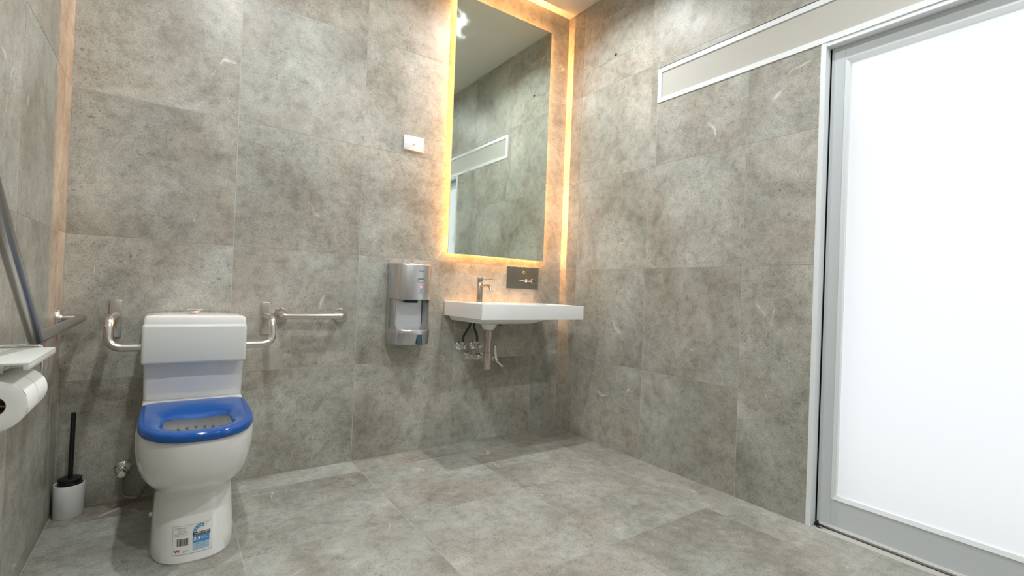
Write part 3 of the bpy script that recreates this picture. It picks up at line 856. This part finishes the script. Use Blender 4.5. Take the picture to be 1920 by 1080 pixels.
# ------------------------------------------------------------------ control plate under the mirror
cp = thing('control_plate', 'square steel wall plate with a brass knob right of the tap', 'wall plate', (-.333, 0, .981))
obj('steel_plate', box(bmesh.new(), -.466, -.200, -.003, 0, .981, 1.131, .0008, 1), 'steel_dark', cp)
bm = bmesh.new(); lathe(bm, (-.327, -.003, 1.094), (0, -1, 0), [(0, .013), (.003, .013), (.004, .009), (.010, .008), (.012, .005)], 24)
obj('brass_knob', bm, 'brass', cp, True)
bm = bmesh.new(); lathe(bm, (-.305, -.003, 1.038), (0, -1, 0), [(0, .013), (.004, .012), (.010, .010), (.014, .006)], 24); tube(bm, [(-.37, -.012, 1.038), (-.305, -.012, 1.038), (-.262, -.012, 1.034)], .004, 10, True, [.0015, .004, .005])
obj('outlet_nozzle', bm, 'chrome', cp, True)
bm = bmesh.new()
rings = [[Vector((-.243 + (.0165 + .003 * math.cos(b)) * math.cos(a), -.006 + .003 * math.sin(b), 1.036 + (.0165 + .003 * math.cos(b)) * math.sin(a))) for b in [2 * PI * q / 8 for q in range(8)]] for a in [2 * PI * k / 24 for k in range(24)]]
loft(bm, rings + [rings[0]], False, False)
obj('pull_ring', bm, 'steel_dark', cp, True)

# ------------------------------------------------------------------ light switch
sw = thing('light_switch', 'white rectangular light switch plate on the wall left of the mirror', 'switch', (-1.162, 0, 1.758))
obj('switch_plate', box(bmesh.new(), -1.223, -1.101, -.011, 0, 1.760, 1.842, .0025, 2), 'switch', sw, 30)
bm = bmesh.new(); lathe(bm, (-1.160, -.010, 1.800), (0, -1, 0), [(0, .0085), (.004, .0082), (.0055, .006)], 24)
obj('switch_button', bm, 'switch', sw, True)

# ------------------------------------------------------------------ hand dryer
HX0, HX1 = -1.289, -1.052
HC, HWd = (HX0 + HX1) / 2, (HX1 - HX0) / 2
hd = thing('hand_dryer', 'silver wall mounted hand dryer with an open hand recess', 'hand dryer', (HC, 0, .641))
def dr(z, d=.158, hw=HWd, pw=3.0, yb=0.0, n=40, cut=0):
    pts = []
    for i in range(n + 1):
        a = PI * i / n; c, s = math.cos(a), math.sin(a)
        pts.append(Vector((HC + hw * math.copysign(abs(c) ** (2 / pw), c), yb - d * abs(s) ** (2 / pw), z)))
    return pts
bm = bmesh.new()
loft(bm, [dr(.893, .15, HWd - .004), dr(.896, .158), dr(1.085, .158), dr(1.092, .155, HWd - .002), dr(1.096, .147, HWd - .008), dr(1.098, .125, HWd - .02)])
obj('upper_cover', bm, 'silver', hd, 50)
bm = bmesh.new()
loft(bm, [dr(.641, .146, HWd - .008), dr(.645, .155, HWd - .001), dr(.70, .162), dr(.722, .163), dr(.728, .159, HWd - .004), dr(.728, .149, HWd - .014), dr(.712, .142, HWd - .02)])
obj('lower_tray', bm, 'silver', hd, 50)
# back shell and the two side cheeks of the recess
bm = bmesh.new(); box(bm, HX0, HX1, -.040, 0, .645, 1.09, .002, 1)
obj('back_shell', bm, 'silver', hd)
def cheek(s):
    bm = bmesh.new()
    def sec(z, e=0):
        xo = HC + s * (HWd - .010); xi = HC + s * (HWd - .036 - e)
        return [Vector(p) for p in ((xo, -.02, z), (xo, -.072, z), (xo - s * .002, -.092, z), (xo - s * .008, -.100, z), (xo - s * .014, -.092, z), (xo - s * .019, -.068, z), (xi, -.052, z), (xi, -.02, z))]
    loft(bm, [sec(.70, .014), sec(.726, .012), sec(.745, .004), sec(.76), sec(.90)])
    return obj('side_cheek', bm, 'silver', hd, 50)
cheek(-1); cheek(1)
bm = bmesh.new(); box(bm, HC - HWd + .040, HC + HWd - .040, -.050, -.04, .715, .90, .001, 1)
obj('recess_panel', bm, 'silver_light', hd, label='smooth light grey panel inside the recess')
bm = bmesh.new(); box(bm, HC - .040, HC + .025, -.118, -.06, .876, .897, .003, 1)
obj('air_nozzle', bm, 'black', hd)
def dface(x, z, lift, d=.158, hw=HWd, pw=3.0):
    q = min(abs((x - HC) / hw), .9999); y = -d * (1 - q ** pw) ** (1 / pw)
    return Vector((x, y - lift, z))
def dpatch(name, x0, x1, z0, z1, mat, lift, d=.158, x0b=None, x1b=None):
    bm = bmesh.new(); n = 8; x0b = x0 if x0b is None else x0b; x1b = x1 if x1b is None else x1b
    top = [bm.verts.new(dface(x0 + (x1 - x0) * i / n, z1, lift, d)) for i in range(n + 1)]
    bot = [bm.verts.new(dface(x0b + (x1b - x0b) * i / n, z0, lift, d)) for i in range(n + 1)]
    for i in range(n): bm.faces.new((bot[i], bot[i + 1], top[i + 1], top[i]))
    return obj(name, bm, mat, hd)
EX = HC + .022
dpatch('drip_window', EX - .014, EX + .014, .645, .700, 'teal', .0012, .163, EX - .017, EX + .017)
# oval badge
bm = bmesh.new(); n = 32
for k in range(n):
    a, b = 2 * PI * k / n, 2 * PI * (k + 1) / n
    q = [dface(EX + (.0225 + o) * math.cos(t_), 1.004 + (.0105 + o) * math.sin(t_), .0008) for t_, o in ((a, 0), (b, 0), (b, .0025), (a, .0025))]
    bm.faces.new([bm.verts.new(p) for p in q])
obj('oval_badge', bm, 'ink_grey', hd)
bm = bmesh.new(); rnd = random.Random(5); x = EX - .018
while x < EX + .017:
    w_ = rnd.uniform(.0018, .0032); bm.faces.new([bm.verts.new(dface(a, b, .0008)) for a, b in ((x, 1.0085), (x + w_, 1.0085), (x + w_, 1.0155), (x, 1.0155))]); x += w_ + .0009
for (x0, x1, z, h_) in ((EX - .012, EX - .0095, 1.051, .010), (EX - .004, EX + .016, 1.053, .005), (EX - .008, EX + .009, .977, .0025), (EX - .009, EX + .010, .952, .003), (EX - .007, EX + .008, .935, .003), (EX - .013, EX + .013, .928, .002)):
    bm.faces.new([bm.verts.new(dface(a, b, .0008)) for a, b in ((x0, z), (x1, z), (x1, z + h_), (x0, z + h_))])
obj('printed_marks', bm, 'ink_grey', hd, kind='stuff')
dpatch('indicator_light', EX - .005, EX + .005, .963, .971, 'led_red', .0012)
dpatch('sensor_dot', EX - .0035, EX + .0035, .941, .948, 'ink', .0012)
